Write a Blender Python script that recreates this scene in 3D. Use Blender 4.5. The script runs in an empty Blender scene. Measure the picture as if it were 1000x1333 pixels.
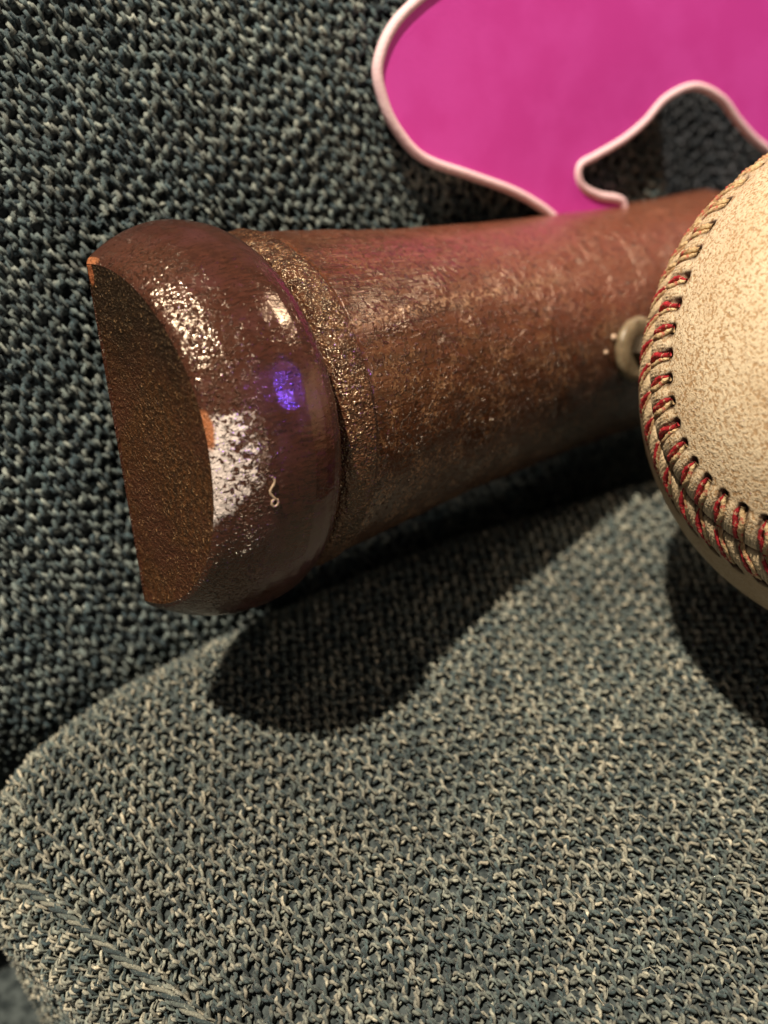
import bpy, math, random
import numpy as np
from mathutils import Matrix, Vector

# ------------------------------------------------------------------ scene, camera, light
# one Blender unit is one centimetre (close-up scene)
sc = bpy.context.scene
sc.unit_settings.system = 'METRIC'
sc.unit_settings.scale_length = 0.01
rng = np.random.default_rng(7)
random.seed(7)

PITCH = 0.75
CAM_H = 13.62
F = 1400.0            # focal length in pixels of the 1000 px wide photograph
sp, cp = math.sin(PITCH), math.cos(PITCH)
CAM = np.array([0, 0, CAM_H])

cam_d = bpy.data.cameras.new('camera')
cam = bpy.data.objects.new('camera', cam_d)
sc.collection.objects.link(cam)
cam.location = (0, 0, CAM_H)
cam.rotation_euler = (math.pi / 2 - PITCH, 0, 0)
cam_d.sensor_fit = 'HORIZONTAL'
cam_d.sensor_width = 36
cam_d.lens = F / 1000 * 36
cam_d.clip_start = 0.5
cam_d.clip_end = 2000
cam_d.dof.use_dof = True
cam_d.dof.focus_distance = 13.9
cam_d.dof.aperture_fstop = 0.0504 / 0.28
sc.camera = cam

world = bpy.data.worlds.new('World')
sc.world = world
world.use_nodes = True
bg = world.node_tree.nodes['Background']
bg.inputs[0].default_value = (1.0, 0.93, 0.86, 1)
bg.inputs[1].default_value = 0.085

sc.view_settings.view_transform = 'Standard'
sc.view_settings.look = 'None'
sc.view_settings.exposure = 0.0
sc.view_settings.gamma = 1.0


def lamp(name, kind, direction, dist, power, color, size, target=(0, 12, 3), size_y=None):
    d = bpy.data.lights.new(name, kind)
    o = bpy.data.objects.new(name, d)
    sc.collection.objects.link(o)
    v = Vector(direction).normalized()
    o.location = Vector(target) + v * dist
    o.rotation_euler = (-v).to_track_quat('-Z', 'Y').to_euler()
    d.energy = power
    d.color = color
    if kind == 'AREA':
        if size_y:
            d.shape = 'RECTANGLE'
            d.size_y = size_y
        else:
            d.shape = 'DISK'
        d.size = size
    else:
        d.shadow_soft_size = size
    return o


# ceiling lamp above and a little to the left, lounge lamp behind right, violet LED to the right
lamp('ceiling_lamp_light', 'POINT', (-0.245, -0.075, 0.965), 140, 1550000, (1.0, 0.87, 0.69), 1.7)
lamp('camera_fill_light', 'AREA', (0.45, -0.86, 0.26), 120, 13000, (1.0, 0.84, 0.70), 30)  # added fill from the camera side, brightens the ball
lamp('lounge_lamp_light', 'AREA', (0.62, 0.46, 0.63), 110, 42000, (1.0, 0.76, 0.55), 20)
lamp('violet_led_light', 'AREA', (0.857, -0.2, 0.474), 70, 10, (0.20, 0.09, 1.0), 1.7, target=(-1.2, 10.4, 5.9)).data.spread = math.radians(3.6)


# ------------------------------------------------------------------ projection helpers (pixel of the photo -> place)
def ray(px, py):
    x, y = (px - 500) / F, -(py - 666.5) / F
    return np.array([x, y * sp + cp, y * cp - sp])


def to_pix(P):
    d = P - CAM
    z = d[..., 1] * cp - d[..., 2] * sp
    y = d[..., 1] * sp + d[..., 2] * cp
    return 500 + F * d[..., 0] / z, 666.5 - F * y / z, z


# ------------------------------------------------------------------ node helpers
class Mat:
    def __init__(s, name):
        s.m = bpy.data.materials.new(name)
        s.m.use_nodes = True
        s.nt = s.m.node_tree
        s.b = s.nt.nodes['Principled BSDF']
        s.co = s.nt.nodes.new('ShaderNodeTexCoord').outputs['Object']

    def n(s, t, **kw):
        nd = s.nt.nodes.new(t)
        for k, v in kw.items():
            setattr(nd, k, v)
        return nd

    def put(s, sock, v):
        if isinstance(v, bpy.types.NodeSocket):
            s.nt.links.new(v, sock)
        elif isinstance(v, (tuple, list)) and len(v) == 3 and sock.type == 'RGBA':
            sock.default_value = (*v, 1)
        else:
            sock.default_value = v

    def map(s, scale=(1, 1, 1), loc=(0, 0, 0), rot=(0, 0, 0), src=None):
        m = s.n('ShaderNodeMapping')
        s.put(m.inputs[0], src or s.co)
        m.inputs[1].default_value = loc
        m.inputs[2].default_value = rot
        m.inputs[3].default_value = scale
        return m.outputs[0]

    def noise(s, scale, detail=2, rough=.5, vec=None, dist=0, dim='3D'):
        t = s.n('ShaderNodeTexNoise')
        s.put(t.inputs['Vector'], vec or s.co)
        t.inputs['Scale'].default_value = scale
        t.inputs['Detail'].default_value = detail
        t.inputs['Roughness'].default_value = rough
        t.inputs['Distortion'].default_value = dist
        return t.outputs[0]

    def vor(s, scale, vec=None, feature='F1', out=0, rand=1):
        t = s.n('ShaderNodeTexVoronoi', feature=feature)
        s.put(t.inputs['Vector'], vec or s.co)
        t.inputs['Scale'].default_value = scale
        t.inputs['Randomness'].default_value = rand
        return t.outputs[out]

    def ramp(s, fac, a, b, lo=0., hi=1., smooth=True):
        r = s.n('ShaderNodeMapRange')
        if smooth:
            r.interpolation_type = 'SMOOTHSTEP'
        s.put(r.inputs[0], fac)
        r.inputs[1].default_value = a
        r.inputs[2].default_value = b
        r.inputs[3].default_value = lo
        r.inputs[4].default_value = hi
        return r.outputs[0]

    def mix(s, fac, a, b, mode='MIX'):
        m = s.n('ShaderNodeMix', data_type='RGBA', blend_type=mode)
        s.put(m.inputs[0], fac)
        s.put(m.inputs[6], a)
        s.put(m.inputs[7], b)
        return m.outputs[2]

    def math(s, op, a, b=0., c=0.):
        m = s.n('ShaderNodeMath', operation=op)
        s.put(m.inputs[0], a)
        s.put(m.inputs[1], b)
        s.put(m.inputs[2], c)
        return m.outputs[0]

    def near(s, p, radii, soft=.35, wob=0.3, ns=6.):
        """1 close to object-space point p, ragged edge"""
        v = s.map(scale=tuple(1 / r for r in radii), loc=tuple(-q / r for q, r in zip(p, radii)))
        l = s.n('ShaderNodeVectorMath', operation='LENGTH')
        s.put(l.inputs[0], v)
        d = s.math('ADD', l.outputs['Value'], s.math('MULTIPLY', s.math('SUBTRACT', s.noise(ns, 3), .5), wob * 2))
        return s.ramp(d, 1 - soft, 1 + soft, 1, 0)

    def sep(s):
        x = s.n('ShaderNodeSeparateXYZ')
        s.put(x.inputs[0], s.co)
        return x.outputs

    def bump(s, h, strength=.5, dist=.02, prev=None):
        b = s.n('ShaderNodeBump')
        b.inputs['Strength'].default_value = strength
        b.inputs['Distance'].default_value = dist
        s.put(b.inputs['Height'], h)
        if prev is not None:
            s.put(b.inputs['Normal'], prev)
        return b.outputs[0]

    def set(s, **kw):
        for k, v in kw.items():
            s.put(s.b.inputs[k.replace('_', ' ')], v)
        return s


def fabric_yarn(name, rough=.75):
    m = Mat(name)
    a = m.n('ShaderNodeVertexColor', layer_name='yarn').outputs[0]
    f = m.noise(42, 3, .7)
    c = m.mix(m.ramp(f, .3, .72), m.mix(.55, a, (0, 0, 0)), a)
    c = m.mix(m.ramp(m.noise(60, 2, .6, vec=m.map(loc=(5, 3, 1))), .62, .78), c, (.42, .42, .36))
    h = m.noise(70, 2, .6)
    m.set(Base_Color=c, Roughness=rough, Normal=m.bump(h, .8, .012))
    m.b.inputs['Specular IOR Level'].default_value = .3
    m.b.inputs['Sheen Weight'].default_value = .15
    m.b.inputs['Sheen Roughness'].default_value = .5
    return m.m


def fabric_base(name):
    m = Mat(name)
    c = m.mix(m.ramp(m.noise(5, 3, .6), .35, .65), (.02, .026, .028), (.075, .09, .09))
    m.set(Base_Color=c, Roughness=.95, Normal=m.bump(m.noise(7, 3), 1, .08))
    m.b.inputs['Specular IOR Level'].default_value = .1
    return m.m


# ------------------------------------------------------------------ mesh helpers
def link(o, parent=None):
    sc.collection.objects.link(o)
    if parent:
        o.parent = parent
    return o


def mesh_np(name, verts, quads, mat, parent=None, smooth=True, cols=None, mats=None, matidx=None):
    me = bpy.data.meshes.new(name)
    verts = np.asarray(verts, np.float32).reshape(-1, 3)
    quads = np.asarray(quads, np.int32).reshape(-1, 4)
    me.vertices.add(len(verts))
    me.vertices.foreach_set('co', verts.ravel())
    me.loops.add(quads.size)
    me.loops.foreach_set('vertex_index', quads.ravel())
    me.polygons.add(len(quads))
    me.polygons.foreach_set('loop_start', np.arange(0, quads.size, 4, dtype=np.int32))
    me.polygons.foreach_set('loop_total', np.full(len(quads), 4, np.int32))
    me.polygons.foreach_set('use_smooth', np.full(len(quads), smooth, bool))
    for mm in (mats or [mat]):
        me.materials.append(mm)
    if matidx is not None:
        me.polygons.foreach_set('material_index', np.asarray(matidx, np.int32))
    if cols is not None:
        at = me.color_attributes.new('yarn', 'FLOAT_COLOR', 'POINT')
        c4 = np.ones((len(verts), 4), np.float32)
        c4[:, :3] = cols
        at.data.foreach_set('color', c4.ravel())
    me.update(calc_edges=True)
    return link(bpy.data.objects.new(name, me), parent)


def grid_quads(nu, nv, wrap_v=False, base=0):
    i = np.arange(nu - 1)[:, None]
    j = np.arange(nv if wrap_v else nv - 1)[None]
    j2 = (j + 1) % nv
    q = np.stack([i * nv + j, (i + 1) * nv + j, (i + 1) * nv + j2, i * nv + j2], -1) + base
    return q.reshape(-1, 4)


def tube(path, rad, sides=8, caps=True):
    """verts, quads of a tube along path (n,3) with radius array"""
    path = np.asarray(path, float)
    n = len(path)
    rad = np.broadcast_to(np.asarray(rad, float), (n,))
    T = np.gradient(path, axis=0)
    T /= np.linalg.norm(T, axis=1)[:, None] + 1e-12
    up = np.array([0, 0, 1.0]) if abs(T[:, 2]).max() < .9 else np.array([1.0, 0, 0])
    B = np.cross(T, up)
    B /= np.linalg.norm(B, axis=1)[:, None] + 1e-9
    U = np.cross(B, T)
    a = np.linspace(0, 2 * np.pi, sides, endpoint=False)
    V = path[:, None] + rad[:, None, None] * (np.cos(a)[None, :, None] * B[:, None] + np.sin(a)[None, :, None] * U[:, None])
    V = V.reshape(-1, 3)
    Q = grid_quads(n, sides, True)
    if caps:
        c0, c1 = len(V), len(V) + 1
        V = np.vstack([V, path[:1], path[-1:]])
        e = []
        for k in range(0, sides, 2):
            e.append([c0, (k + 2) % sides, (k + 1) % sides, k])
            b = (n - 1) * sides
            e.append([c1, b + k, b + (k + 1) % sides, b + (k + 2) % sides])
        Q = np.vstack([Q, e])
    return V, Q


def join(parts):
    vs, qs, k = [], [], 0
    for v, q in parts:
        vs.append(v)
        qs.append(q + k)
        k += len(v)
    return np.vstack(vs), np.vstack(qs)


def tag(o, label=None, cat=None, kind=None, group=None):
    if label: o['label'] = label
    if cat: o['category'] = cat
    if kind: o['kind'] = kind
    if group: o['group'] = group
    return o


def empty(name, mat=None, loc=(0, 0, 0)):
    o = bpy.data.objects.new(name, None)
    o.empty_display_size = 1
    sc.collection.objects.link(o)
    if mat is not None:
        o.matrix_world = mat
    else:
        o.location = loc
    return o


def vnoise(P, scale, seed=0):
    """cheap smooth pseudo noise, about -1..1"""
    r = np.random.default_rng(seed)
    out = 0
    for k in range(6):
        w = r.normal(size=P.shape[-1]) * scale
        out = out + np.sin(P @ w + r.uniform(0, 6.28))
    return out / 3.2


# ------------------------------------------------------------------ woven upholstery
YCOL = np.array([[.38, .385, .31], [.080, .118, .120], [.028, .048, .055], [.165, .20, .18], [.60, .55, .42], [.060, .092, .098]])
YP = np.array([.2, .2, .18, .2, .12, .10])


def weave(name, surf, u0, u1, v0, v1, pu, pv, parent, mat, ang=0., seg=5, plies=3, sides=4, fat=1., margin=(240, 240), seed=1, amp=.42, jit=.05, shade=1., keep=None):
    """plain weave of plied yarns laid over surf(u,v,h); joined, thousands of loops"""
    r = np.random.default_rng(seed)
    ca, sa = math.cos(ang), math.sin(ang)
    allv, allq, allc, base = [], [], [], 0
    for fam in (0, 1):
        pa, pb = (pu, pv) if fam == 0 else (pv, pu)       # spacing of yarns / spacing of crossings along them
        a0, a1, b0, b1 = (u0, u1, v0, v1) if fam == 0 else (v0, v1, u0, u1)
        ny = int((a1 - a0) / pa)
        ns = int((b1 - b0) / pb) * seg
        i = np.arange(ny)[:, None]
        k = np.arange(ns + 1)[None] / seg
        a = a0 + i * pa + pa * .12 * np.sin(k * .7 + i * 2.1) + r.normal(size=(ny, 1)) * pa * .05 + (jit > .1) * pa * .3 * np.sin(k * .23 + i * .37) + jit * pa * .8 * np.repeat(r.normal(size=(ny, ns // seg + 2)), seg, axis=1)[:, :ns + 1] * .5
        a = a + pa * .10 * np.sin(np.pi * k + i * np.pi)
        b = b0 + k * pb + 0 * i
        ph = np.pi * (i + k + (0 if fam == 0 else 1))
        loops = r.normal(size=(ny, ns // seg + 2))
        lj = np.repeat(loops, seg, axis=1)[:, :ns + 1]
        h = amp * pu * (np.cos(ph)) * (1 + .25 * lj)
        yr = pu * .27 * fat
        pr = yr * .62
        col = r.choice(len(YCOL), p=YP, size=(ny, plies))
        tw = 2 * np.pi * k * .8 + r.uniform(0, 6.28, size=(ny, 1))
        thick = 1 + .16 * np.sin(k * .37 + i) + .12 * lj
        for p in range(plies):
            t = tw + 2 * np.pi * p / plies
            ca_ = a + yr * .72 * thick * np.cos(t)
            hh = h + yr * .72 * thick * np.sin(t)
            s = np.linspace(0, 2 * np.pi, sides, endpoint=False)
            A = ca_[..., None] + pr * np.cos(s)
            Hh = hh[..., None] + pr * np.sin(s)
            Bb = np.broadcast_to(b[..., None], A.shape)
            U, V = (A, Bb) if fam == 0 else (Bb, A)
            U2 = U * ca - V * sa
            V2 = U * sa + V * ca
            P = surf(U2, V2, Hh)
            x, y, z = to_pix(P[:, :, 0])
            ok = (x > -margin[0]) & (x < 1000 + margin[0]) & (y > -margin[1]) & (y < 1333 + margin[1]) & (z > 1)
            if keep is not None:
                ok &= keep(x, y)
            okq = ok[:, :-1] & ok[:, 1:]
            n = sides
            idx = (np.arange(ny)[:, None] * (ns + 1) + np.arange(ns)[None])[okq]
            if not len(idx):
                continue
            j = np.arange(n)[None]
            q = np.stack([idx[:, None] * n + j, (idx[:, None] + 1) * n + j, (idx[:, None] + 1) * n + (j + 1) % n, idx[:, None] * n + (j + 1) % n], -1).reshape(-1, 4)
            used, inv = np.unique(q, return_inverse=True)
            vv = P.reshape(-1, 3)[used]
            # colour drifts from one yarn colour to another along the ply (melange)
            c1 = YCOL[col[:, p]][:, None]
            loc = r.choice(len(YCOL), p=YP, size=(ny, ns // 3 + 2))
            loc = np.repeat(loc, 3, axis=1)[:, :ns + 1]
            cc = (.40 * c1 + .60 * YCOL[loc]) * (1 + .22 * r.normal(size=(ny, ns + 1, 1)))
            lowf = 1 + .16 * vnoise(np.stack([U2[:, :, 0], V2[:, :, 0]], -1), 1.1, seed) + .10 * vnoise(np.stack([U2[:, :, 0], V2[:, :, 0]], -1), 3.5, seed + 1)
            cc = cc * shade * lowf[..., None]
            cc = np.repeat(np.clip(cc, .01, 1).reshape(-1, 3), n, axis=0)[used]
            allv.append(vv)
            allq.append(inv.reshape(-1, 4) + base)
            allc.append(cc)
            base += len(vv)
    V = np.vstack(allv); Q = np.vstack(allq); C = np.vstack(allc)
    o = mesh_np(name, V, Q, mat, parent, cols=C)
    tag(o, kind='stuff')
    return o


def sheet(name, surf, us, vs, h, mat, parent):
    U, V = np.meshgrid(us, vs, indexing='ij')
    P = surf(U, V, np.full(U.shape, h))
    return mesh_np(name, P, grid_quads(len(us), len(vs)), mat, parent)


def fuzz(name, surf, n, ub, vb, length, mat, parent, seed, width=.006):
    """loose fibre ends standing off the cloth"""
    r = np.random.default_rng(seed)
    u = r.uniform(*ub, n); v = r.uniform(*vb, n)
    P0 = surf(u, v, np.full(n, .03))
    x, y, z = to_pix(P0)
    ok = (x > -100) & (x < 1100) & (y > -100) & (y < 1433) & (z > 1)
    u, v = u[ok], v[ok]
    n = len(u)
    a = r.uniform(0, 6.28, n)
    L = length * r.uniform(.4, 1.3, n)
    pts = []
    bend = r.normal(size=n)
    for t in (0, .5, 1.):
        aa = a + bend * t
        pts.append(surf(u + np.cos(aa) * L * t, v + np.sin(aa) * L * t, .06 + .07 * np.sin(t * 2.6) + 0 * u))
    pts = np.stack(pts, 1)
    side = np.cross(pts[:, 2] - pts[:, 0], pts[:, 1] - CAM)
    side /= np.linalg.norm(side, axis=1)[:, None] + 1e-9
    w = width
    V = np.stack([pts - side[:, None] * w * .5, pts + side[:, None] * w * .5], 2).reshape(-1, 3)
    k = np.arange(n)[:, None] * 6
    q = np.concatenate([np.stack([k[:, 0] + b, k[:, 0] + b + 1, k[:, 0] + b + 3, k[:, 0] + b + 2], -1) for b in (0, 2)])
    c = YCOL[r.choice(len(YCOL), p=YP, size=n)] * 1.25
    o = mesh_np(name, V, q, mat, parent, cols=np.repeat(c, 6, axis=0))
    tag(o, kind='stuff')
    return o


M_yarn = fabric_yarn('woven_yarn')
M_base = fabric_base('fabric_backing')

# --- seat cushion: plan is bounded by a back edge and a left edge, edges rolled over
N1, C1 = np.array([-.4726, .8813]), 12.2
N2, C2 = np.array([-.625, -.7806]), -2.85
ER = 1.25


def seat_surf(U, V, h):
    p = np.stack([U, V], -1)
    d1 = p @ N1 - (C1 - ER)
    d2 = p @ N2 - (C2 + .0 - ER + .0)
    vx = np.linalg.solve(np.array([N1, N2]), np.array([C1 - ER, C2 - ER]))
    q1 = p - d1[..., None] * N1
    q2 = p - d2[..., None] * N2
    in1 = (q1 @ N2 <= C2 - ER)
    in2 = (q2 @ N1 <= C1 - ER)
    near = np.where(((d1 > 0) & in1)[..., None], q1, np.where(((d2 > 0) & in2)[..., None], q2, vx))
    inside = (d1 <= 0) & (d2 <= 0)
    near = np.where(inside[..., None], p, near)
    dv = p - near
    a = np.linalg.norm(dv, axis=-1)
    dr = dv / np.maximum(a, 1e-6)[..., None]
    t = np.minimum(a / ER, math.pi / 2)
    down = np.maximum(a - ER * math.pi / 2, 0)
    R = ER + h
    xy = near + dr * (R * np.sin(t))[..., None]
    ta_ = np.clip(p @ np.array([.8813, .4726]), -1.5, 18)
    xy = xy + N1 * (-.016 * (ta_ - 6.6) ** 2 - .055 * np.maximum(1.8 - ta_, 0) ** 2)[..., None]
    z = np.where(inside, h, R * np.cos(t) - ER - down)
    z = z + .05 * vnoise(near, .55, 3) + .02 * vnoise(p, 1.6, 5) - .016 * np.maximum(0, near @ N1 - 6) ** 1.3 * 0
    return np.concatenate([xy, z[..., None]], -1)


seat = empty('seat_cushion', loc=(0, 8, 0))
tag(seat, 'grey green woven sofa seat cushion in the foreground with a bat shaped shadow', 'sofa cushion')
seat.matrix_world = Matrix.Identity(4)
weave('woven_cover', seat_surf, -9.5, 12, .5, 19, .150, .172, seat, M_yarn, ang=.09, seg=4, sides=4, plies=2, seed=11, amp=.46, fat=1.04, margin=(120, 60))
sheet('fabric_backing', seat_surf, np.linspace(-10, 40, 170), np.linspace(-14, 44, 190), -.085, M_base, seat)
fuzz('loose_fibres', seat_surf, 1500, (-7, 11), (3, 17), .16, M_yarn, seat, 5)


# seam cord along the left edge of the cushion, a stitched ridge
def seam_cord(name, p0, p1, r, parent):
    n = 120
    parts, cols = [], []
    L = np.linalg.norm(np.array(p1) - p0)
    for k in range(3):
        t = np.linspace(0, 1, n)
        ph = t * L / .2 * 2 * np.pi / 3 * 1.0 + k * 2 * np.pi / 3
        c = np.array(p0)[None] + t[:, None] * (np.array(p1) - p0)[None]
        nrm = np.array([N2[0], N2[1]])
        P = seat_surf(c[:, 0] + nrm[0] * r * .7 * np.cos(ph), c[:, 1] + nrm[1] * r * .7 * np.cos(ph), .07 + r * .7 * np.sin(ph))
        v, q = tube(P, r * .75, 6)
        parts.append((v, q))
        cols.append(np.repeat(YCOL[[0, 3, 5]][k][None] * .7, len(v), 0))
    v, q = join(parts)
    return mesh_np(name, v, q, M_yarn, parent, cols=np.vstack(cols))


seam_cord('seam_cord', (-5.75, 8.57), (1.8, 2.53), .042, seat)

# --- sofa back: a leaning, softly bulged panel behind the bat
TB = math.radians(33)
TD = np.array([math.cos(TB), math.sin(TB), 0])
NB = np.array([math.sin(TB), -math.cos(TB), 0])       # towards the viewer
LEAN = .36
UPB = np.array([-NB[0] * LEAN, -NB[1] * LEAN, 1.0]); UPB /= np.linalg.norm(UPB)
NBL = np.cross(TD, UPB); NBL /= np.linalg.norm(NBL)
if NBL @ NB < 0: NBL = -NBL
OB = -NB * 12.05


def back_uv(px, py, off=0.):
    d = ray(px, py)
    O = OB + NBL * off
    t = ((O - CAM) @ NBL) / (d @ NBL)
    P = CAM + t * d - O
    return P @ TD, P @ UPB


UE = back_uv(884, 200)[0]            # right end of this back cushion
BR = .8


def back_surf(U, V, h):
    a = np.maximum(U - (UE - BR), 0)
    t = np.minimum(a / BR, math.pi / 2)
    u = np.where(a > 0, UE - BR + (BR + h) * np.sin(t), U)
    hh = np.where(a > 0, (BR + h) * np.cos(t) - BR - np.maximum(a - BR * math.pi / 2, 0), h)
    # the cushion tucks in towards its bottom edge and bulges above
    RV, v0 = 3.0, -.2
    b = np.maximum(v0 - V, 0)
    tb = np.minimum(b / RV, 0.8)
    Vn = np.where(b > 0, v0 - RV * np.sin(tb) - np.maximum(b - RV * 0.8, 0) * .7, V)
    hh = hh - RV * (1 - np.cos(tb)) - np.maximum(b - RV * 0.8, 0) * .72 - .010 * np.maximum(V - 3, 0) ** 2
    V = Vn
    hh = hh + .10 * vnoise(np.stack([U, V], -1), .5, 9) + .03 * vnoise(np.stack([U, V], -1), 2., 4)
    return OB + u[..., None] * TD + V[..., None] * UPB + hh[..., None] * NBL


back = empty('back_cushion', loc=(0, 0, 0))
tag(back, 'dark teal grey woven sofa back cushion behind the brown bat, slightly out of focus', 'sofa cushion')
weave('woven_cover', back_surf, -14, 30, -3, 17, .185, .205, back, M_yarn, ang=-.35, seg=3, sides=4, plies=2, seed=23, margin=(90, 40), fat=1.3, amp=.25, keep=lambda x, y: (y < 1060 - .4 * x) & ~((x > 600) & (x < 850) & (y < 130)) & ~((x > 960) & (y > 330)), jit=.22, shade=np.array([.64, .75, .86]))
sheet('fabric_backing', back_surf, np.linspace(-30, UE + 4, 160), np.linspace(-8, 40, 160), -.12, M_base, back)


def back2_surf(U, V, h):
    a = np.maximum((UE + 3.0 + BR) - U, 0)
    t = np.minimum(a / BR, math.pi / 2)
    u = np.where(a > 0, UE + 3.0 + BR - (BR + h) * np.sin(t), U)
    hh = np.where(a > 0, (BR + h) * np.cos(t) - BR - np.maximum(a - BR * math.pi / 2, 0), h) - 1.6
    hh = hh + .10 * vnoise(np.stack([U, V], -1), .5, 19)
    return OB + u[..., None] * TD + V[..., None] * UPB + hh[..., None] * NBL


back2 = empty('back_cushion', loc=(0, 0, 0))
tag(back2, 'woven sofa back cushion darkened as if in shade at the far right, beyond the dark gap behind the baseball', 'sofa cushion')
sheet('fabric_backing', back2_surf, np.linspace(UE - 2, UE + 30, 120), np.linspace(-8, 40, 120), -.1, M_base, back2)
weave('woven_cover', back2_surf, UE - 1, UE + 10, 0, 19, .17, .19, back2, M_yarn, ang=-.3, seg=3, sides=3, plies=2, seed=29, margin=(60, 0), keep=lambda x, y: y < 340, shade=np.array([.22, .24, .36]), jit=.2, fat=1.2)  # yarn darkened to navy, shade of the gap put into the colour

# sofa frame board under and behind the cushions, closes the gaps
M_frame = Mat('sofa_lining')
M_frame.set(Base_Color=M_frame.mix(M_frame.noise(3, 3), (.012, .014, .018), (.022, .025, .03)), Roughness=.95)
M_frame = M_frame.m
fv, fq = [], []
deck = mesh_np('sofa_base', [(-45, -30, -7), (60, -30, -7), (60, 60, -7), (-45, 60, -7)], [(0, 1, 2, 3)], M_base, smooth=False)
tag(deck, kind='structure')
bv = []
for (u, v) in ((-50, -14), (70, -14), (70, 44), (-50, 44)):
    bv.append(OB + u * TD + v * UPB - 6.0 * NBL)
bk = mesh_np('sofa_back_panel', bv, [(0, 1, 2, 3)], M_frame, smooth=False)
tag(bk, kind='structure')

# ------------------------------------------------------------------ the half bat
A_ = np.array([.7379, .6257, -.2315])
C_ = np.array([.1002, -.4470, -.8889])
N_ = np.array([.6597, -.6327, .3925])
A_ /= np.linalg.norm(A_)
C_ = C_ - (C_ @ A_) * A_; C_ /= np.linalg.norm(C_)
N_ = np.cross(A_, C_) * np.sign(np.cross(A_, C_) @ N_)
M0 = np.array([-3.572, 11.167, 4.53])
BM = Matrix([[A_[0], C_[0], N_[0], M0[0]], [A_[1], C_[1], N_[1], M0[1]], [A_[2], C_[2], N_[2], M0[2]], [0, 0, 0, 1]])
bat = empty('baseball_bat')
bat.matrix_world = BM
tag(bat, 'glossy dark brown half round wooden bat with a white patch on its knob', 'baseball bat')
HAND = 1 if np.cross(A_, C_) @ N_ > 0 else -1


def shellpart(name, prof, mat, parent, close0=False, close1=False, step=.03, nth=150, rough=0., seed=0, thmax=90):
    """half lathe: prof = [(s, r)], rounded side plus flat back"""
    s_, r_ = np.array(prof).T
    # resample finely along the profile
    L = np.concatenate([[0], np.cumsum(np.hypot(np.diff(s_), np.diff(r_)))])
    n = max(4, int(L[-1] / step))
    t = np.linspace(0, L[-1], n)
    t = np.unique(np.concatenate([t, L]))
    S = np.interp(t, L, s_); R = np.interp(t, L, r_)
    th = np.radians(np.linspace(-thmax, thmax, nth))
    Sg, Tg = np.meshgrid(S, th, indexing='ij')
    Rg = np.repeat(R[:, None], nth, 1)
    P = np.stack([Sg, Rg * np.sin(Tg), Rg * np.cos(Tg)], -1)
    if rough:
        d = rough * (vnoise(P, 1.1, seed) * .6 + vnoise(P, 3.2, seed + 1) * .3 + vnoise(P, 9, seed + 2) * .12)
        rad = np.stack([0 * Sg, np.sin(Tg), np.cos(Tg)], -1)
        P = P + rad * d[..., None]
        P[..., 0] += d * .3
    # flat back strip joins the two cut edges
    nb = 9
    w = np.linspace(0, 1, nb)[1:-1]
    back_ = P[:, -1:, :] * (1 - w)[None, :, None] + P[:, :1, :] * w[None, :, None]
    P = np.concatenate([P, back_], 1)
    nv = P.shape[1]
    Q = grid_quads(len(S), nv, True)
    V = P.reshape(-1, 3)
    if HAND > 0:
        pass
    Q = Q[:, ::-1]
    caps = []
    for flag, row in ((close0, 0), (close1, len(S) - 1)):
        if flag:
            c = len(V)
            V = np.vstack([V, V[row * nv:(row + 1) * nv].mean(0)[None]])
            for k in range(0, nv - 1, 2):
                qq = [c, row * nv + k, row * nv + (k + 1) % nv, row * nv + (k + 2) % nv]
                caps.append(qq if row == 0 else qq[::-1])
    if caps:
        Q = np.vstack([Q, caps])
    return mesh_np(name, V, Q, mat, parent)


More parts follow.
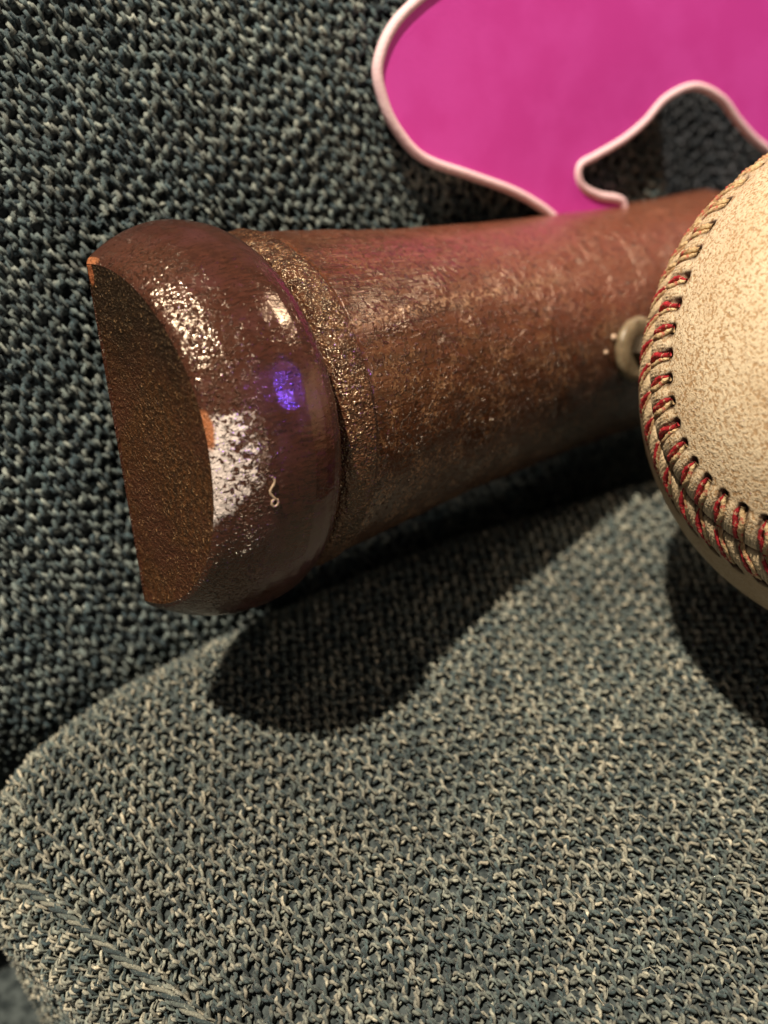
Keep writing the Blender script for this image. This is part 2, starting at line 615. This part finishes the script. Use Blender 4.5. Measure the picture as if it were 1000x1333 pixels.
# materials ---------------------------------------------------------
def knob_mat():
    m = Mat('varnished_knob')
    x, y, z = m.sep()[0], m.sep()[1], m.sep()[2]
    grain = m.noise(5, 4, .6, vec=m.map(scale=(1.2, 5, 5), rot=(0, 0, .2)))
    c = m.mix(m.ramp(grain, .3, .7), (.032, .011, .007), (.066, .022, .014))
    c = m.mix(m.ramp(m.noise(1.6, 3, .6), .42, .68), c, (.070, .024, .022))
    c = m.mix(m.ramp(x, .25, .75, .55, 0), c, (.075, .028, .014))
    pits = m.ramp(m.noise(26, 2, .6), .58, .68)
    c = m.mix(m.math('MULTIPLY', pits, .7), c, (.022, .007, .004))
    rub = m.ramp(m.noise(3.2, 5, .75, vec=m.map(scale=(1, .5, .5))), .62, .74)
    c = m.mix(m.math('MULTIPLY', rub, .25), c, (.26, .12, .07))
    # exposed wood chips on the cut rim
    chip = m.near((.0, -.36, 2.36), (.07, .26, .30), .2, .5, 3)
    chip2 = m.near((.0, -2.36, .05), (.06, .08, .30), .25, .3, 4)
    cc = m.math('MAXIMUM', chip, chip2)
    # ragged white patch, roughly rectangular
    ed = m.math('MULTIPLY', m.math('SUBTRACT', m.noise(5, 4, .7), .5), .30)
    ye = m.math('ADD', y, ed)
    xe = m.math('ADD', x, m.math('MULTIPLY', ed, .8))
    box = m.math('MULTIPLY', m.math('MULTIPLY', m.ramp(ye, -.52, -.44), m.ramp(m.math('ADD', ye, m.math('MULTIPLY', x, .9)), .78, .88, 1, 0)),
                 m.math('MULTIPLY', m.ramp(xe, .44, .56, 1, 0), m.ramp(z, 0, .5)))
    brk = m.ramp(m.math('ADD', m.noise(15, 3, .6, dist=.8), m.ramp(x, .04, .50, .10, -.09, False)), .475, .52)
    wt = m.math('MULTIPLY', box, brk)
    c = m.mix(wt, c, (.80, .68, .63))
    c = m.mix(cc, c, (.40, .14, .055))
    allw = m.math('MAXIMUM', wt, cc)
    shoulder = m.math('MAXIMUM', m.ramp(x, .35, .78, 1, .05), m.ramp(x, 1.4, 1.8, 0, .5))
    h1 = m.noise(12, 2, .6)
    h2 = m.noise(24, 1, .5)
    hh = m.math('ADD', m.math('MULTIPLY', h1, .6), m.math('MULTIPLY', h2, .6))
    sparse = m.ramp(m.noise(17, 2, .6, vec=m.map(loc=(7, 1, 2))), .52, .72)
    hh = m.math('ADD', m.math('MULTIPLY', hh, .38), m.math('MULTIPLY', sparse, .8))
    hh = m.math('MULTIPLY', hh, shoulder)
    slow = m.noise(3.4, 3, .5, vec=m.map(scale=(1, 2.2, 2.2)))
    b = m.bump(slow, .2, .05)
    b = m.bump(m.noise(9, 2, .5, vec=m.map(scale=(1, 2.2, 2.2))), .15, .006, b)
    b = m.bump(m.ramp(m.noise(5, 3, .6, vec=m.map(loc=(1, 7, 3))), .58, .66), .2, .008, b)
    b = m.bump(hh, 1, .045, b)
    b = m.bump(wt, .6, .02, b)
    rg = m.ramp(m.noise(6, 3), .3, .7, .12, .22)
    rg = m.math('ADD', rg, m.math('MULTIPLY', allw, .35))
    m.set(Base_Color=c, Roughness=rg, Normal=b)
    m.b.inputs['Specular IOR Level'].default_value = .8
    m.b.inputs['Specular Tint'].default_value = (1, .88, .72, 1)
    return m.m


def face_mat():
    m = Mat('rough_cut_end')
    x, y, z = m.sep()[0], m.sep()[1], m.sep()[2]
    g = m.noise(9, 4, .65, vec=m.map(scale=(1, 1, 2.2)))
    c = m.mix(m.ramp(g, .35, .68), (.026, .010, .004), (.095, .036, .012))
    c = m.mix(m.ramp(m.noise(1.1, 3, .6), .4, .62), c, (.055, .018, .009))
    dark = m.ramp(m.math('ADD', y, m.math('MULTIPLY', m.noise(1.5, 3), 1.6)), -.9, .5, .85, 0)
    c = m.mix(dark, c, (.012, .006, .003))  # shade over the upper end face painted into the colour
    glint = m.ramp(m.noise(20, 2, .7), .63, .70)
    c = m.mix(m.math('MULTIPLY', glint, .7), c, (.45, .26, .12))  # specular glitter painted into the end face colour
    chip2 = m.near((0, -2.2, .06), (.3, .16, .07), .2, .3, 4)
    c = m.mix(chip2, c, (.32, .10, .04))
    h = m.math('ADD', m.noise(20, 3, .7), m.math('MULTIPLY', m.noise(5, 3), .8))
    b = m.bump(h, 1, .06)
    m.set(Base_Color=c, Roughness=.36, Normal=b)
    m.b.inputs['Specular IOR Level'].default_value = .45
    m.b.inputs['Specular Tint'].default_value = (1, .8, .5, 1)
    return m.m


def ring_mat():
    m = Mat('varnished_collar')
    c = m.mix(m.ramp(m.noise(7, 4, .6), .35, .65), (.030, .010, .006), (.085, .032, .016))
    c = m.mix(m.ramp(m.noise(24, 2, .6), .60, .66, 0, .6), c, (.34, .20, .10))  # gold glitter on the collar painted in as pale flecks
    h = m.math('ADD', m.noise(13, 2, .6), m.math('MULTIPLY', m.noise(26, 1), .6))
    b = m.bump(h, 1, .042)
    m.set(Base_Color=c, Roughness=.16, Normal=b)
    m.b.inputs['Specular IOR Level'].default_value = .9
    m.b.inputs['Specular Tint'].default_value = (1, .85, .6, 1)
    return m.m


def handle_mat():
    m = Mat('crazed_varnish_handle')
    x, y, z = m.sep()[0], m.sep()[1], m.sep()[2]
    grain = m.noise(3, 4, .6, vec=m.map(scale=(.35, 2.2, 2.2)))
    c = m.mix(m.ramp(grain, .3, .7), (.040, .013, .006), (.105, .033, .015))
    c = m.mix(m.ramp(m.math('SUBTRACT', x, m.math('MULTIPLY', y, 1.5)), 5, 10, 0, .8), c, (.21, .070, .042))  # warm sheen on the upper far handle painted into its colour
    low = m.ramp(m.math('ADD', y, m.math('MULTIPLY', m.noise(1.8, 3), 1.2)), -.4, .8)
    c = m.mix(m.math('MULTIPLY', low, .8), c, (.050, .017, .007))  # shaded underside of the handle painted darker
    glint_mask = m.ramp(m.noise(2.6, 4, .7), .46, .58)  # noise mask keeping the painted glints in patches, not wear
    sq = m.ramp(m.math('ABSOLUTE', m.math('SUBTRACT', m.noise(9, 3, .6, dist=.7), .5)), .012, .045, 1, 0)
    glint = m.math('MULTIPLY', m.math('MULTIPLY', sq, glint_mask), m.ramp(y, -1.2, .2, .3, 1))
    c = m.mix(m.math('MULTIPLY', glint, .6), c, (.36, .20, .10))  # specular squiggles painted into the varnish colour
    dk = m.ramp(m.noise(9, 4, .7, vec=m.map(loc=(4, 2, 2))), .55, .62)
    c = m.mix(m.math('MULTIPLY', dk, .6), c, (.020, .008, .004))
    scr = m.ramp(m.noise(4, 3, .6, vec=m.map(scale=(.3, 4, 4), loc=(0, 3, 1))), .60, .68)
    c = m.mix(m.math('MULTIPLY', m.math('MULTIPLY', scr, m.ramp(y, -1.9, -1.2, 1, 0)), .4), c, (.34, .17, .12))
    rm = m.near((4.6, -1.22, 1.9), (2.4, .09, 1.3), .6, .8, 1.6)
    rk = m.math('MULTIPLY', rm, m.ramp(m.noise(11, 4, .7, dist=.8), .50, .56))
    c = m.mix(m.math('MULTIPLY', rk, .6), c, (.50, .30, .18))  # highlight streak along the handle painted as pale flecks
    h1 = m.noise(12, 3, .62, dist=.6)
    h2 = m.noise(22, 1, .5)
    patch = m.ramp(m.math('ADD', m.noise(1.3, 3, .6, vec=m.map(loc=(2, 9, 4))), m.ramp(y, -1.6, .6, -.10, .10, False)), .42, .58)
    sparse = m.ramp(m.noise(15, 2, .6, vec=m.map(loc=(7, 1, 2))), .54, .70)
    hh = m.math('ADD', m.math('MULTIPLY', m.math('ADD', h1, m.math('MULTIPLY', h2, .4)), m.math('MULTIPLY', m.ramp(patch, 0, 1, .10, .62), m.ramp(x, 2.6, 3.8, .2, 1))), m.math('MULTIPLY', sparse, .55))
    fib = m.noise(6, 3, .6, vec=m.map(scale=(.25, 3, 3)))
    b = m.bump(fib, .4, .035)
    b = m.bump(hh, 1, .042, b)
    b = m.bump(rk, .5, .03, b)
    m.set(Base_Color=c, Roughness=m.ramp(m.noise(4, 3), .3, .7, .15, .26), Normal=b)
    m.b.inputs['Specular IOR Level'].default_value = .85
    m.b.inputs['Specular Tint'].default_value = (1, .88, .75, 1)
    return m.m


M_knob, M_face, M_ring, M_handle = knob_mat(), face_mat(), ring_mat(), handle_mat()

knob_prof = [(.0, 2.30), (.03, 2.36), (.10, 2.42), (.25, 2.51), (.4, 2.59), (.6, 2.665), (.8, 2.715), (1.0, 2.745), (1.2, 2.755), (1.4, 2.735), (1.55, 2.70),
             (1.68, 2.64), (1.77, 2.56), (1.83, 2.45), (1.86, 2.30), (1.87, 2.15)]
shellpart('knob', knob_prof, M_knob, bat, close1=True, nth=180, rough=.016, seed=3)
# end face disc: half disc with sunken, uneven surface
rr = np.linspace(0, 1, 26)
th = np.radians(np.linspace(-90, 90, 90))
Rg, Tg = np.meshgrid(rr, th, indexing='ij')
P = np.stack([0 * Rg, 2.305 * Rg * np.sin(Tg), 2.305 * Rg * np.cos(Tg)], -1)
P[..., 0] = .006 - .0 * Rg + (.03 * (1 - Rg ** 6)) * (1 + .5 * vnoise(P, 1.3, 8)) + .012 * vnoise(P, 4., 2) * (1 - Rg ** 8)
mesh_np('end_face', P, grid_quads(26, 90)[:, ::-1], M_face, bat)
shellpart('collar', [(1.80, 2.2), (1.93, 2.28), (2.0, 2.40), (2.06, 2.45), (2.2, 2.485), (2.36, 2.515), (2.40, 2.515), (2.44, 2.49), (2.45, 2.42), (2.45, 2.2)], M_ring, bat, close0=True, close1=True, nth=170, rough=.02, seed=13)


def hr(s):
    t = s - 2.5
    return 2.475 - .098 * t + .0072 * t * t


shellpart('handle', [(2.42, 2.44)] + [(s, hr(s)) for s in np.linspace(2.5, 13.6, 40)] + [(13.7, 1.6)], M_handle, bat, close0=True, close1=True, step=.06, nth=150, rough=.022, seed=21)

# washer, bolt and glue spots where the ball is mounted
m = Mat('yellowed_nylon')
c = m.mix(m.ramp(m.noise(5, 3), .3, .7), (.14, .10, .055), (.25, .195, .12))
m.set(Base_Color=c, Roughness=.4, Normal=m.bump(m.noise(12, 2), .3, .02))
m.b.inputs['Subsurface Weight'].default_value = .15
m.b.inputs['Subsurface Scale'].default_value = .1
M_nylon = m.m
m = Mat('dark_steel')
m.set(Base_Color=m.mix(m.noise(9, 3), (.05, .04, .03), (.12, .09, .06)), Metallic=.8, Roughness=.4)
M_steel = m.m
m = Mat('dried_glue')
m.set(Base_Color=(.50, .36, .25), Roughness=.35)
M_glue = m.m

ws = 8.55
wr_ = hr(ws)


def revolve(prof, n=48, cap=False):
    r_, z_ = np.array(prof).T
    a = np.linspace(0, 2 * np.pi, n, endpoint=False)
    V = np.stack([r_[:, None] * np.cos(a), r_[:, None] * np.sin(a), np.repeat(z_[:, None], n, 1)], -1)
    return V.reshape(-1, 3), grid_quads(len(prof), n, True)


v, q = revolve([(.19, -.02), (.52, -.06), (.575, -.02), (.60, .04), (.585, .11), (.53, .15), (.44, .16), (.33, .135), (.24, .13), (.19, .10), (.19, -.02)])
v = v * .92 + np.array([ws, .12, wr_ + .03])
mesh_np('washer', v, q, M_nylon, bat)
v, q = revolve([(.0, -.3), (.17, -.3), (.17, 0.)] + [(.17 - .025 * (k % 2), .04 * k) for k in range(1, 34)] + [(.0, 1.34)], 20)
v = v + np.array([ws, .12, wr_])
mesh_np('bolt', v, q, M_steel, bat)
v, q = revolve([(0, .32), (.25, .32), (.30, .27), (.30, .15), (.17, .13)], 6)
v = v * .92 + np.array([ws, .12, wr_ + .03])
mesh_np('nut', v, q, M_steel, bat, smooth=False)
for (s, y, r) in ((8.02, -.16, .06), (7.78, .05, .042)):
    v, q = revolve([(0, r * .7), (r * .5, r * .6), (r * .9, r * .3), (r, -.03)], 12)
    z = math.sqrt(max(hr(s) ** 2 - y * y, 0)) + .005
    mesh_np('glue_spot', v + np.array([s, y, z]), q, M_glue, bat)

def knob_pt(s, c, lift=.015):
    r = np.interp(s, [p[0] for p in knob_prof[:14]], [p[1] for p in knob_prof[:14]])
    return np.array([s, c, math.sqrt(max(r * r - c * c, 0)) + lift])


for (s, c, r, tail) in ((.62, .66, .040, 1),):
    a = np.linspace(-1.2, 4.9, 16)
    pts = [knob_pt(s + r * math.cos(t), c + r * math.sin(t) * 1.2) for t in a]
    if tail:
        pts = [knob_pt(s - .03 + .03 * math.sin(t * 7), c - .34 + .28 * t) for t in np.linspace(0, 1, 9)] + pts[::-1]
    v, q = tube(pts, [.011 + .008 * abs(math.sin(i * 1.7)) for i in range(len(pts))], 6)
    mesh_np('glue_curl', v, q, M_glue, bat)

# ------------------------------------------------------------------ the baseball
BC = np.array([7.244, 11.964, 4.867])
BR_ = 3.655
ball = empty('baseball', loc=tuple(BC))
tag(ball, 'old yellowed leather baseball with worn red stitching, mounted in front of the brown bat', 'baseball')
QW = np.array([[-0.58569, -0.76979, -0.25375], [-0.27335, 0.48232, -0.83225], [0.76305, -0.41808, -0.49291]])


def seam_pt(t, A=.417):
    q = np.pi / 2 - (np.pi / 2 - A) * np.cos(t)
    w = t / 2 + A * np.sin(2 * t)
    return np.stack([np.sin(q) * np.cos(w), np.sin(q) * np.sin(w), np.cos(q)], -1) @ QW.T


T = np.linspace(0, 4 * np.pi, 4001)
SX = seam_pt(T)
seg_ = np.linalg.norm(np.diff(SX, axis=0), axis=1) * BR_
ARC = np.concatenate([[0], np.cumsum(seg_)])
LEN = ARC[-1]
NST = 114
PIT = LEN / NST
# even arc samples
K = 3000
ta = np.interp(np.linspace(0, LEN, K, endpoint=False), ARC, T)
SX = seam_pt(ta)
ST = np.roll(SX, -1, 0) - np.roll(SX, 1, 0)
ST /= np.linalg.norm(ST, axis=1)[:, None]
SB = np.cross(SX, ST)
SB /= np.linalg.norm(SB, axis=1)[:, None]
dS = LEN / K
# which way the legs run on either side: decided at the seam point seen near pixel (885, 620)
x, y, z = to_pix(BC + SX * BR_)
vis = ((BC + SX * BR_ - CAM) * SX).sum(1) < 0
k0 = np.argmin((x - 885) ** 2 + (y - 620) ** 2 + (~vis) * 1e9)
x2, y2, _ = to_pix(BC + (SX[k0] + ST[k0] * .05) * BR_)
DIRN = 1 if y2 > y[k0] else -1            # +1: arc runs down the picture
x3, y3, _ = to_pix(BC + (SX[k0] + SB[k0] * .05) * BR_)
RIGHT = 1 if x3 > x[k0] else -1           # side (+1 = along SB) that lies on the right
HW = .56
OFF_R, OFF_L = -.03 * DIRN, .30 * DIRN      # arc offset of the holes


# leather sphere, denser where the seam is seen
def dens(n_in, n_out, half):
    a = np.linspace(-half, half, n_in)
    b = np.linspace(half, 2 * np.pi - half, n_out)[1:-1]
    return a, b


e0 = ray(905, 520)
e0 = e0 / np.linalg.norm(e0)
bb = (BC - CAM) @ e0
tt = bb - math.sqrt(max(bb * bb - ((BC - CAM) @ (BC - CAM) - BR_ ** 2), 0))
E0 = (CAM + tt * e0 - BC) / BR_
EZ = np.array([0, 0, 1.0]); EZ = EZ - (EZ @ E0) * E0; EZ /= np.linalg.norm(EZ)
EX = np.cross(EZ, E0)
la, lb = dens(340, 80, .72)
lon = np.concatenate([la, lb])
lat = np.concatenate([np.linspace(-np.pi / 2 + .004, -.86, 22)[:-1], np.linspace(-.86, .86, 410), np.linspace(.86, np.pi / 2 - .004, 22)[1:]])
LA, LO = np.meshgrid(lat, lon, indexing='ij')
G = (np.cos(LA) * np.cos(LO))[..., None] * E0 + (np.cos(LA) * np.sin(LO))[..., None] * EX + np.sin(LA)[..., None] * EZ
Gf = G.reshape(-1, 3)
idx = np.empty(len(Gf), np.int64)
coarse = SX[::4].astype(np.float32)
for i in range(0, len(Gf), 20000):
    idx[i:i + 20000] = (Gf[i:i + 20000].astype(np.float32) @ coarse.T).argmax(1) * 4
W_ = (Gf * SB[idx]).sum(1) * BR_ * RIGHT            # + on the right
Ar = idx * dS + (Gf * ST[idx]).sum(1) * BR_


def leather_h(W, Ar):
    aw = np.abs(W)
    off = np.where(W > 0, OFF_R, OFF_L)
    jit = 0
    # phase of the nearest leg: legs run from (arc=k*PIT, w=0) to (k*PIT+off, w=HW)
    ph = (Ar - off * np.clip(aw / HW, 0, 1.15)) / PIT
    fr = ph - np.round(ph)
    k = np.round(ph)
    rnd = np.sin(k * 12.9898 + np.sign(W) * 3.1) * .5
    dl = np.abs(fr) * PIT
    inb = 1 / (1 + np.exp((aw - HW * 1.02) / .016))
    near_s = np.exp(-(W / .028) ** 2)
    h = -.055 * near_s
    puff = np.sin(np.pi * np.clip(aw / (HW * 1.1), 0, 1)) ** .7
    h = h + inb * puff * (.066 * (1 - np.exp(-(dl / .085) ** 2)) - .024) * (1 + .3 * rnd)
    # fine creases that fan across the puffs
    h = h + inb * puff * .007 * (np.sin(Ar * 2 * np.pi / .047 + aw * 9) + .5 * np.sin(Ar * 2 * np.pi / .031 - aw * 15)) * .9 * np.clip(dl / .1, 0, 1) * (1 + .6 * np.sin(k * 7.7 + aw * 20))
    h = h - .03 * np.exp(-((aw - HW * .95) / .05) ** 2) * np.exp(-(dl / .06) ** 2)
    # needle hole
    hd2 = (aw - HW * 1.07) ** 2 + (fr * PIT) ** 2
    h = h - .14 * np.exp(-hd2 / (.058 + .014 * rnd) ** 2)
    h = h + .012 * np.exp(-(np.sqrt(hd2) - .085) ** 2 / .03 ** 2)
    # broad ridge that swells beside the holes
    h = h + .020 * np.exp(-((aw - HW * .6) / .35) ** 2)
    return h


hh = leather_h(W_, Ar)
hh += .006 * vnoise(Gf * BR_, 1.5, 31) + .0035 * vnoise(Gf * BR_, 7, 32)
Pb = Gf * (BR_ + hh)[:, None]
# hole mask and seam distance stored as vertex colour: R = darker brown in holes and crevices, G = right hand panel
offv = np.where(W_ > 0, OFF_R, OFF_L)
ph_ = (Ar - offv * np.clip(np.abs(W_) / HW, 0, 1.15)) / PIT
fr_ = (ph_ - np.round(ph_)) * PIT
hd = np.sqrt((np.abs(W_) - HW * 1.07) ** 2 + fr_ ** 2)
crevice_tone = np.clip(np.exp(-(hd / .085) ** 2) * 1.6 + 1.0 * np.exp(-(W_ / .035) ** 2) + .75 * np.exp(-(np.maximum(np.abs(W_) - HW * 1.1, 0) / .06) ** 2) * np.exp(-((np.abs(fr_) - .075) / .022) ** 2)
               + .30 * (np.abs(W_) < HW) * (np.sin(Ar * 2 * np.pi / .047 + np.abs(W_) * 9) < -.6) * (vnoise(Gf * BR_, 9, 77) > -.1), 0, 1)
cols = np.stack([crevice_tone, np.clip(W_ / .3 + .2, 0, 1), np.clip(1 - np.abs(W_) / .55, 0, 1)], -1)
Qs = grid_quads(len(lat), len(lon), True)[:, ::-1]
nl = len(lon)
capv = np.array([-EZ, EZ]) * BR_
caps = []
c0 = len(Pb)
for row, c in ((0, c0), (len(lat) - 1, c0 + 1)):
    for k in range(0, nl, 2):
        qq = [c, row * nl + k, row * nl + (k + 1) % nl, row * nl + (k + 2) % nl]
        caps.append(qq[::-1] if row == 0 else qq)

m = Mat('aged_leather')
vc = m.n('ShaderNodeVertexColor', layer_name='yarn')
sepc = m.n('ShaderNodeSeparateColor')
m.put(sepc.inputs[0], vc.outputs[0])
crevice_tone_, panel_, band_ = sepc.outputs
base = m.mix(m.ramp(m.noise(1.1, 4, .6), .35, .65), (.76, .62, .43), (.68, .53, .35))
gr = m.noise(21, 2, .6, dist=.35)
spk = m.ramp(gr, .49, .60)
amount = m.math('MULTIPLY', spk, m.ramp(m.noise(.9, 2), .3, .7, .8, 1.))
amount = m.math('MULTIPLY', amount, m.ramp(panel_, .1, .9, .35, 1.))
amount = m.math('MULTIPLY', amount, m.ramp(band_, .35, .8, 1, .35))
c = m.mix(amount, base, (.42, .25, .12))
c = m.mix(m.ramp(m.noise(24, 2, .5, vec=m.map(loc=(3, 3, 3))), .66, .72, 0, .7), c, (.14, .07, .035))
c = m.mix(m.ramp(panel_, 0, .6, .45, 0), c, (.42, .27, .13))  # shade on the lower left of the ball painted into the leather
crs = m.ramp(m.noise(12, 4, .8, dist=1.), .54, .62)
c = m.mix(m.math('MULTIPLY', band_, .5), c, (.86, .68, .42))
c = m.mix(m.math('MULTIPLY', m.math('MULTIPLY', crs, band_), .25), c, (.30, .16, .07))
c = m.mix(m.math('MULTIPLY', crevice_tone_, m.ramp(m.noise(9, 3), .2, .6, .75, 1)), c, (.055, .026, .014))
h = m.math('SUBTRACT', 1, gr)
b = m.bump(h, .7, .03)
b = m.bump(m.noise(40, 2), .4, .01, b)
m.set(Base_Color=c, Roughness=m.ramp(m.noise(3, 2), .3, .7, .5, .68), Normal=b)
m.b.inputs['Specular IOR Level'].default_value = .35
M_leather = m.m
colsx = np.vstack([cols, cols[:2]])
cover = mesh_np('leather_cover', np.vstack([Pb, capv]), np.vstack([Qs, caps]), M_leather, ball, cols=colsx)

# stitches: each leg is two strands of thread from hole to seam
m = Mat('red_thread')
c = m.mix(m.ramp(m.noise(10, 3), .35, .7), (.26, .008, .014), (.52, .025, .035))
c = m.mix(m.ramp(m.noise(14, 3, .7, vec=m.map(loc=(2, 2, 2))), .56, .66), c, (.62, .36, .22))
m.set(Base_Color=c, Roughness=.6, Normal=m.bump(m.noise(45, 2), .6, .02))
M_red = m.m
m = Mat('faded_thread')
c = m.mix(m.ramp(m.noise(12, 3), .35, .65), (.74, .55, .30), (.34, .20, .09))
c = m.mix(m.ramp(m.noise(7, 2), .62, .72), c, (.50, .10, .07))
m.set(Base_Color=c, Roughness=.65, Normal=m.bump(m.noise(40, 2), .8, .02))
M_cream = m.m


def strand(y0, r, n=15, h=.045, twist=16, wig=.006, seed=0):
    """local frame: x from hole (0) to seam (1) in cm, y along the seam, z out"""
    L = HW * 1.05
    t = np.linspace(0, 1, n)
    x = L * (1 - t)
    z = -.05 + (h + .05) * np.sin(np.pi * np.clip(t * 1.0 + .02, 0, 1)) ** .45
    z[-1] -= .02
    y = y0 * np.sin(np.pi * np.clip(t, .12, 1)) ** .5 + wig * np.sin(t * 9 + seed)
    rad = r * 1.1 * (1 + .16 * np.cos(np.arange(n) * np.pi)) * np.clip(1.1 - .55 * np.abs(t - .5) ** 1.5 * 2, .3, 1.1)
    return tube(np.stack([x, y, z], -1), rad, 8)


def stitch_mesh(name, red, cream, seed):
    a = strand(.050 + .012 * math.sin(seed * 2.1), .034 + .006 * math.sin(seed), seed=seed, wig=.016)
    b = strand(-.046, .034 + .005 * math.cos(seed), seed=seed + 2, h=.035 + .012 * math.sin(seed * 3), wig=.014)
    v, q = join([a, b])
    mi = np.concatenate([np.zeros(len(a[1])), np.ones(len(b[1]))])
    me = bpy.data.meshes.new(name)
    me.from_pydata(v.tolist(), [], q.tolist())
    for mm in (red, cream):
        me.materials.append(mm)
    me.polygons.foreach_set('material_index', mi.astype(np.int32))
    me.polygons.foreach_set('use_smooth', np.full(len(q), True))
    me.update()
    return me


ST_M = [stitch_mesh('stitch', M_red, M_cream, 0), stitch_mesh('stitch', M_red, M_cream, 3), stitch_mesh('stitch', M_red, M_cream, 5)]
ST_F = stitch_mesh('stitch', M_cream, M_cream, 1)
first = True
for k in range(NST):
    for side in (1, -1):
        arc = k * PIT
        off = OFF_R if side > 0 else OFF_L
        i0 = int(round(arc / dS)) % K
        i1 = int(round((arc + off) / dS)) % K
        B0 = SX[i0]
        i1 = int(round((arc + off + random.gauss(0, .022)) / dS)) % K
        B1 = SX[i1] + SB[i1] * RIGHT * side * (HW * 1.05 / BR_)
        B1 /= np.linalg.norm(B1)
        ax = B1 - B0
        mid = (B0 + B1) / 2; mid /= np.linalg.norm(mid)
        ax -= (ax @ mid) * mid
        ln = np.linalg.norm(ax); ax /= ln
        ay = np.cross(mid, ax)
        if (ay @ ST[i0]) * DIRN > 0: ay2 = ay
        else: ay2 = -ay
        # red strand on the upstream side, faded strand downstream
        Mx = Matrix([[ax[0] * ln * BR_ / (HW * 1.05), -ay2[0], mid[0], B0[0] * BR_ - 0],
                     [ax[1] * ln * BR_ / (HW * 1.05), -ay2[1], mid[1], B0[1] * BR_],
                     [ax[2] * ln * BR_ / (HW * 1.05), -ay2[2], mid[2], B0[2] * BR_], [0, 0, 0, 1]])
        px, py, _ = to_pix(BC + B0 * BR_)
        faded = py < 345 or random.random() < .05
        o = bpy.data.objects.new('stitch', ST_F if faded else random.choice(ST_M))
        link(o, ball)
        o.matrix_local = Mx

# ------------------------------------------------------------------ magenta cut-out leaning on the sofa back
def bez(pts, n=10, closed=True):
    """catmull-rom through pts"""
    p = np.array(pts, float)
    out = []
    N = len(p)
    for i in range(N if closed else N - 1):
        a, b_, c_, d = p[(i - 1) % N], p[i], p[(i + 1) % N], p[(i + 2) % N]
        for t in np.arange(n) / n:
            out.append(.5 * ((2 * b_) + (-a + c_) * t + (2 * a - 5 * b_ + 4 * c_ - d) * t * t + (-a + 3 * b_ - 3 * c_ + d) * t ** 3))
    return np.array(out)


outline_px = [(600, -40), (520, 20), (490, 80), (496, 130), (515, 170), (548, 205), (610, 228), (662, 247), (700, 268), (745, 300), (800, 292), (806, 262), (775, 254), (752, 240), (750, 216), (772, 202), (806, 182),
              (835, 158), (862, 128), (900, 112), (935, 128), (958, 158), (985, 186), (1030, 215), (1090, 225), (1150, 180), (1180, 90), (1160, -20), (1060, -70), (900, -90), (700, -80)]
poly = bez(outline_px, 8)
OFFP = .22
pu = np.array([back_uv(a, b_, OFFP) for a, b_ in poly])
OBp = OB + NBL * OFFP


def on_back(uv, h):
    return OBp + uv[:, :1] * TD + uv[:, 1:2] * UPB + h * NBL


m = Mat('magenta_satin')
c = m.mix(m.ramp(m.noise(1.2, 3), .35, .65), (.68, .048, .40), (.72, .062, .45))
m.set(Base_Color=c, Roughness=.55, Normal=m.bump(m.noise(30, 2), .3, .02))
M_mag = m.m
m = Mat('pale_pink_cord')
m.set(Base_Color=m.mix(m.noise(6, 2), (.84, .52, .60), (.88, .66, .68)), Roughness=.6, Normal=m.bump(m.noise(25, 2), .4, .03))
M_pink = m.m

pink = empty('pink_cutout')
tag(pink, 'bright magenta wavy shape with pale pink border behind the bat on the sofa back', 'decoration')
me = bpy.data.meshes.new('panel')
n = len(pu)
front = on_back(pu, .10)
rear = on_back(pu, -.10)
faces = [list(range(n)), list(range(2 * n - 1, n - 1, -1))] + [[i, n + i, n + (i + 1) % n, (i + 1) % n] for i in range(n)]
me.from_pydata(np.vstack([front, rear]).tolist(), [], faces)
me.materials.append(M_mag)
me.update()
link(bpy.data.objects.new('panel', me), pink)
# border: flattened raised cord following the outline
ctr = pu
Tn = np.roll(ctr, -1, 0) - np.roll(ctr, 1, 0)
Tn /= np.linalg.norm(Tn, axis=1)[:, None]
Nn = np.stack([-Tn[:, 1], Tn[:, 0]], -1)
a = np.linspace(0, 2 * np.pi, 10, endpoint=False)
bwid = .085
V = (OBp + (ctr[:, None, :1] + Nn[:, None, :1] * bwid * np.cos(a)[None, :, None]) * TD + (ctr[:, None, 1:] + Nn[:, None, 1:] * bwid * np.cos(a)[None, :, None]) * UPB
     + (.06 + .10 * np.sin(a))[None, :, None] * NBL)
ii = np.arange(n)[:, None]; jj = np.arange(10)[None]
Q = np.stack([ii * 10 + jj, ((ii + 1) % n) * 10 + jj, ((ii + 1) % n) * 10 + (jj + 1) % 10, ii * 10 + (jj + 1) % 10], -1).reshape(-1, 4)
mesh_np('border', V.reshape(-1, 3), Q, M_pink, pink)
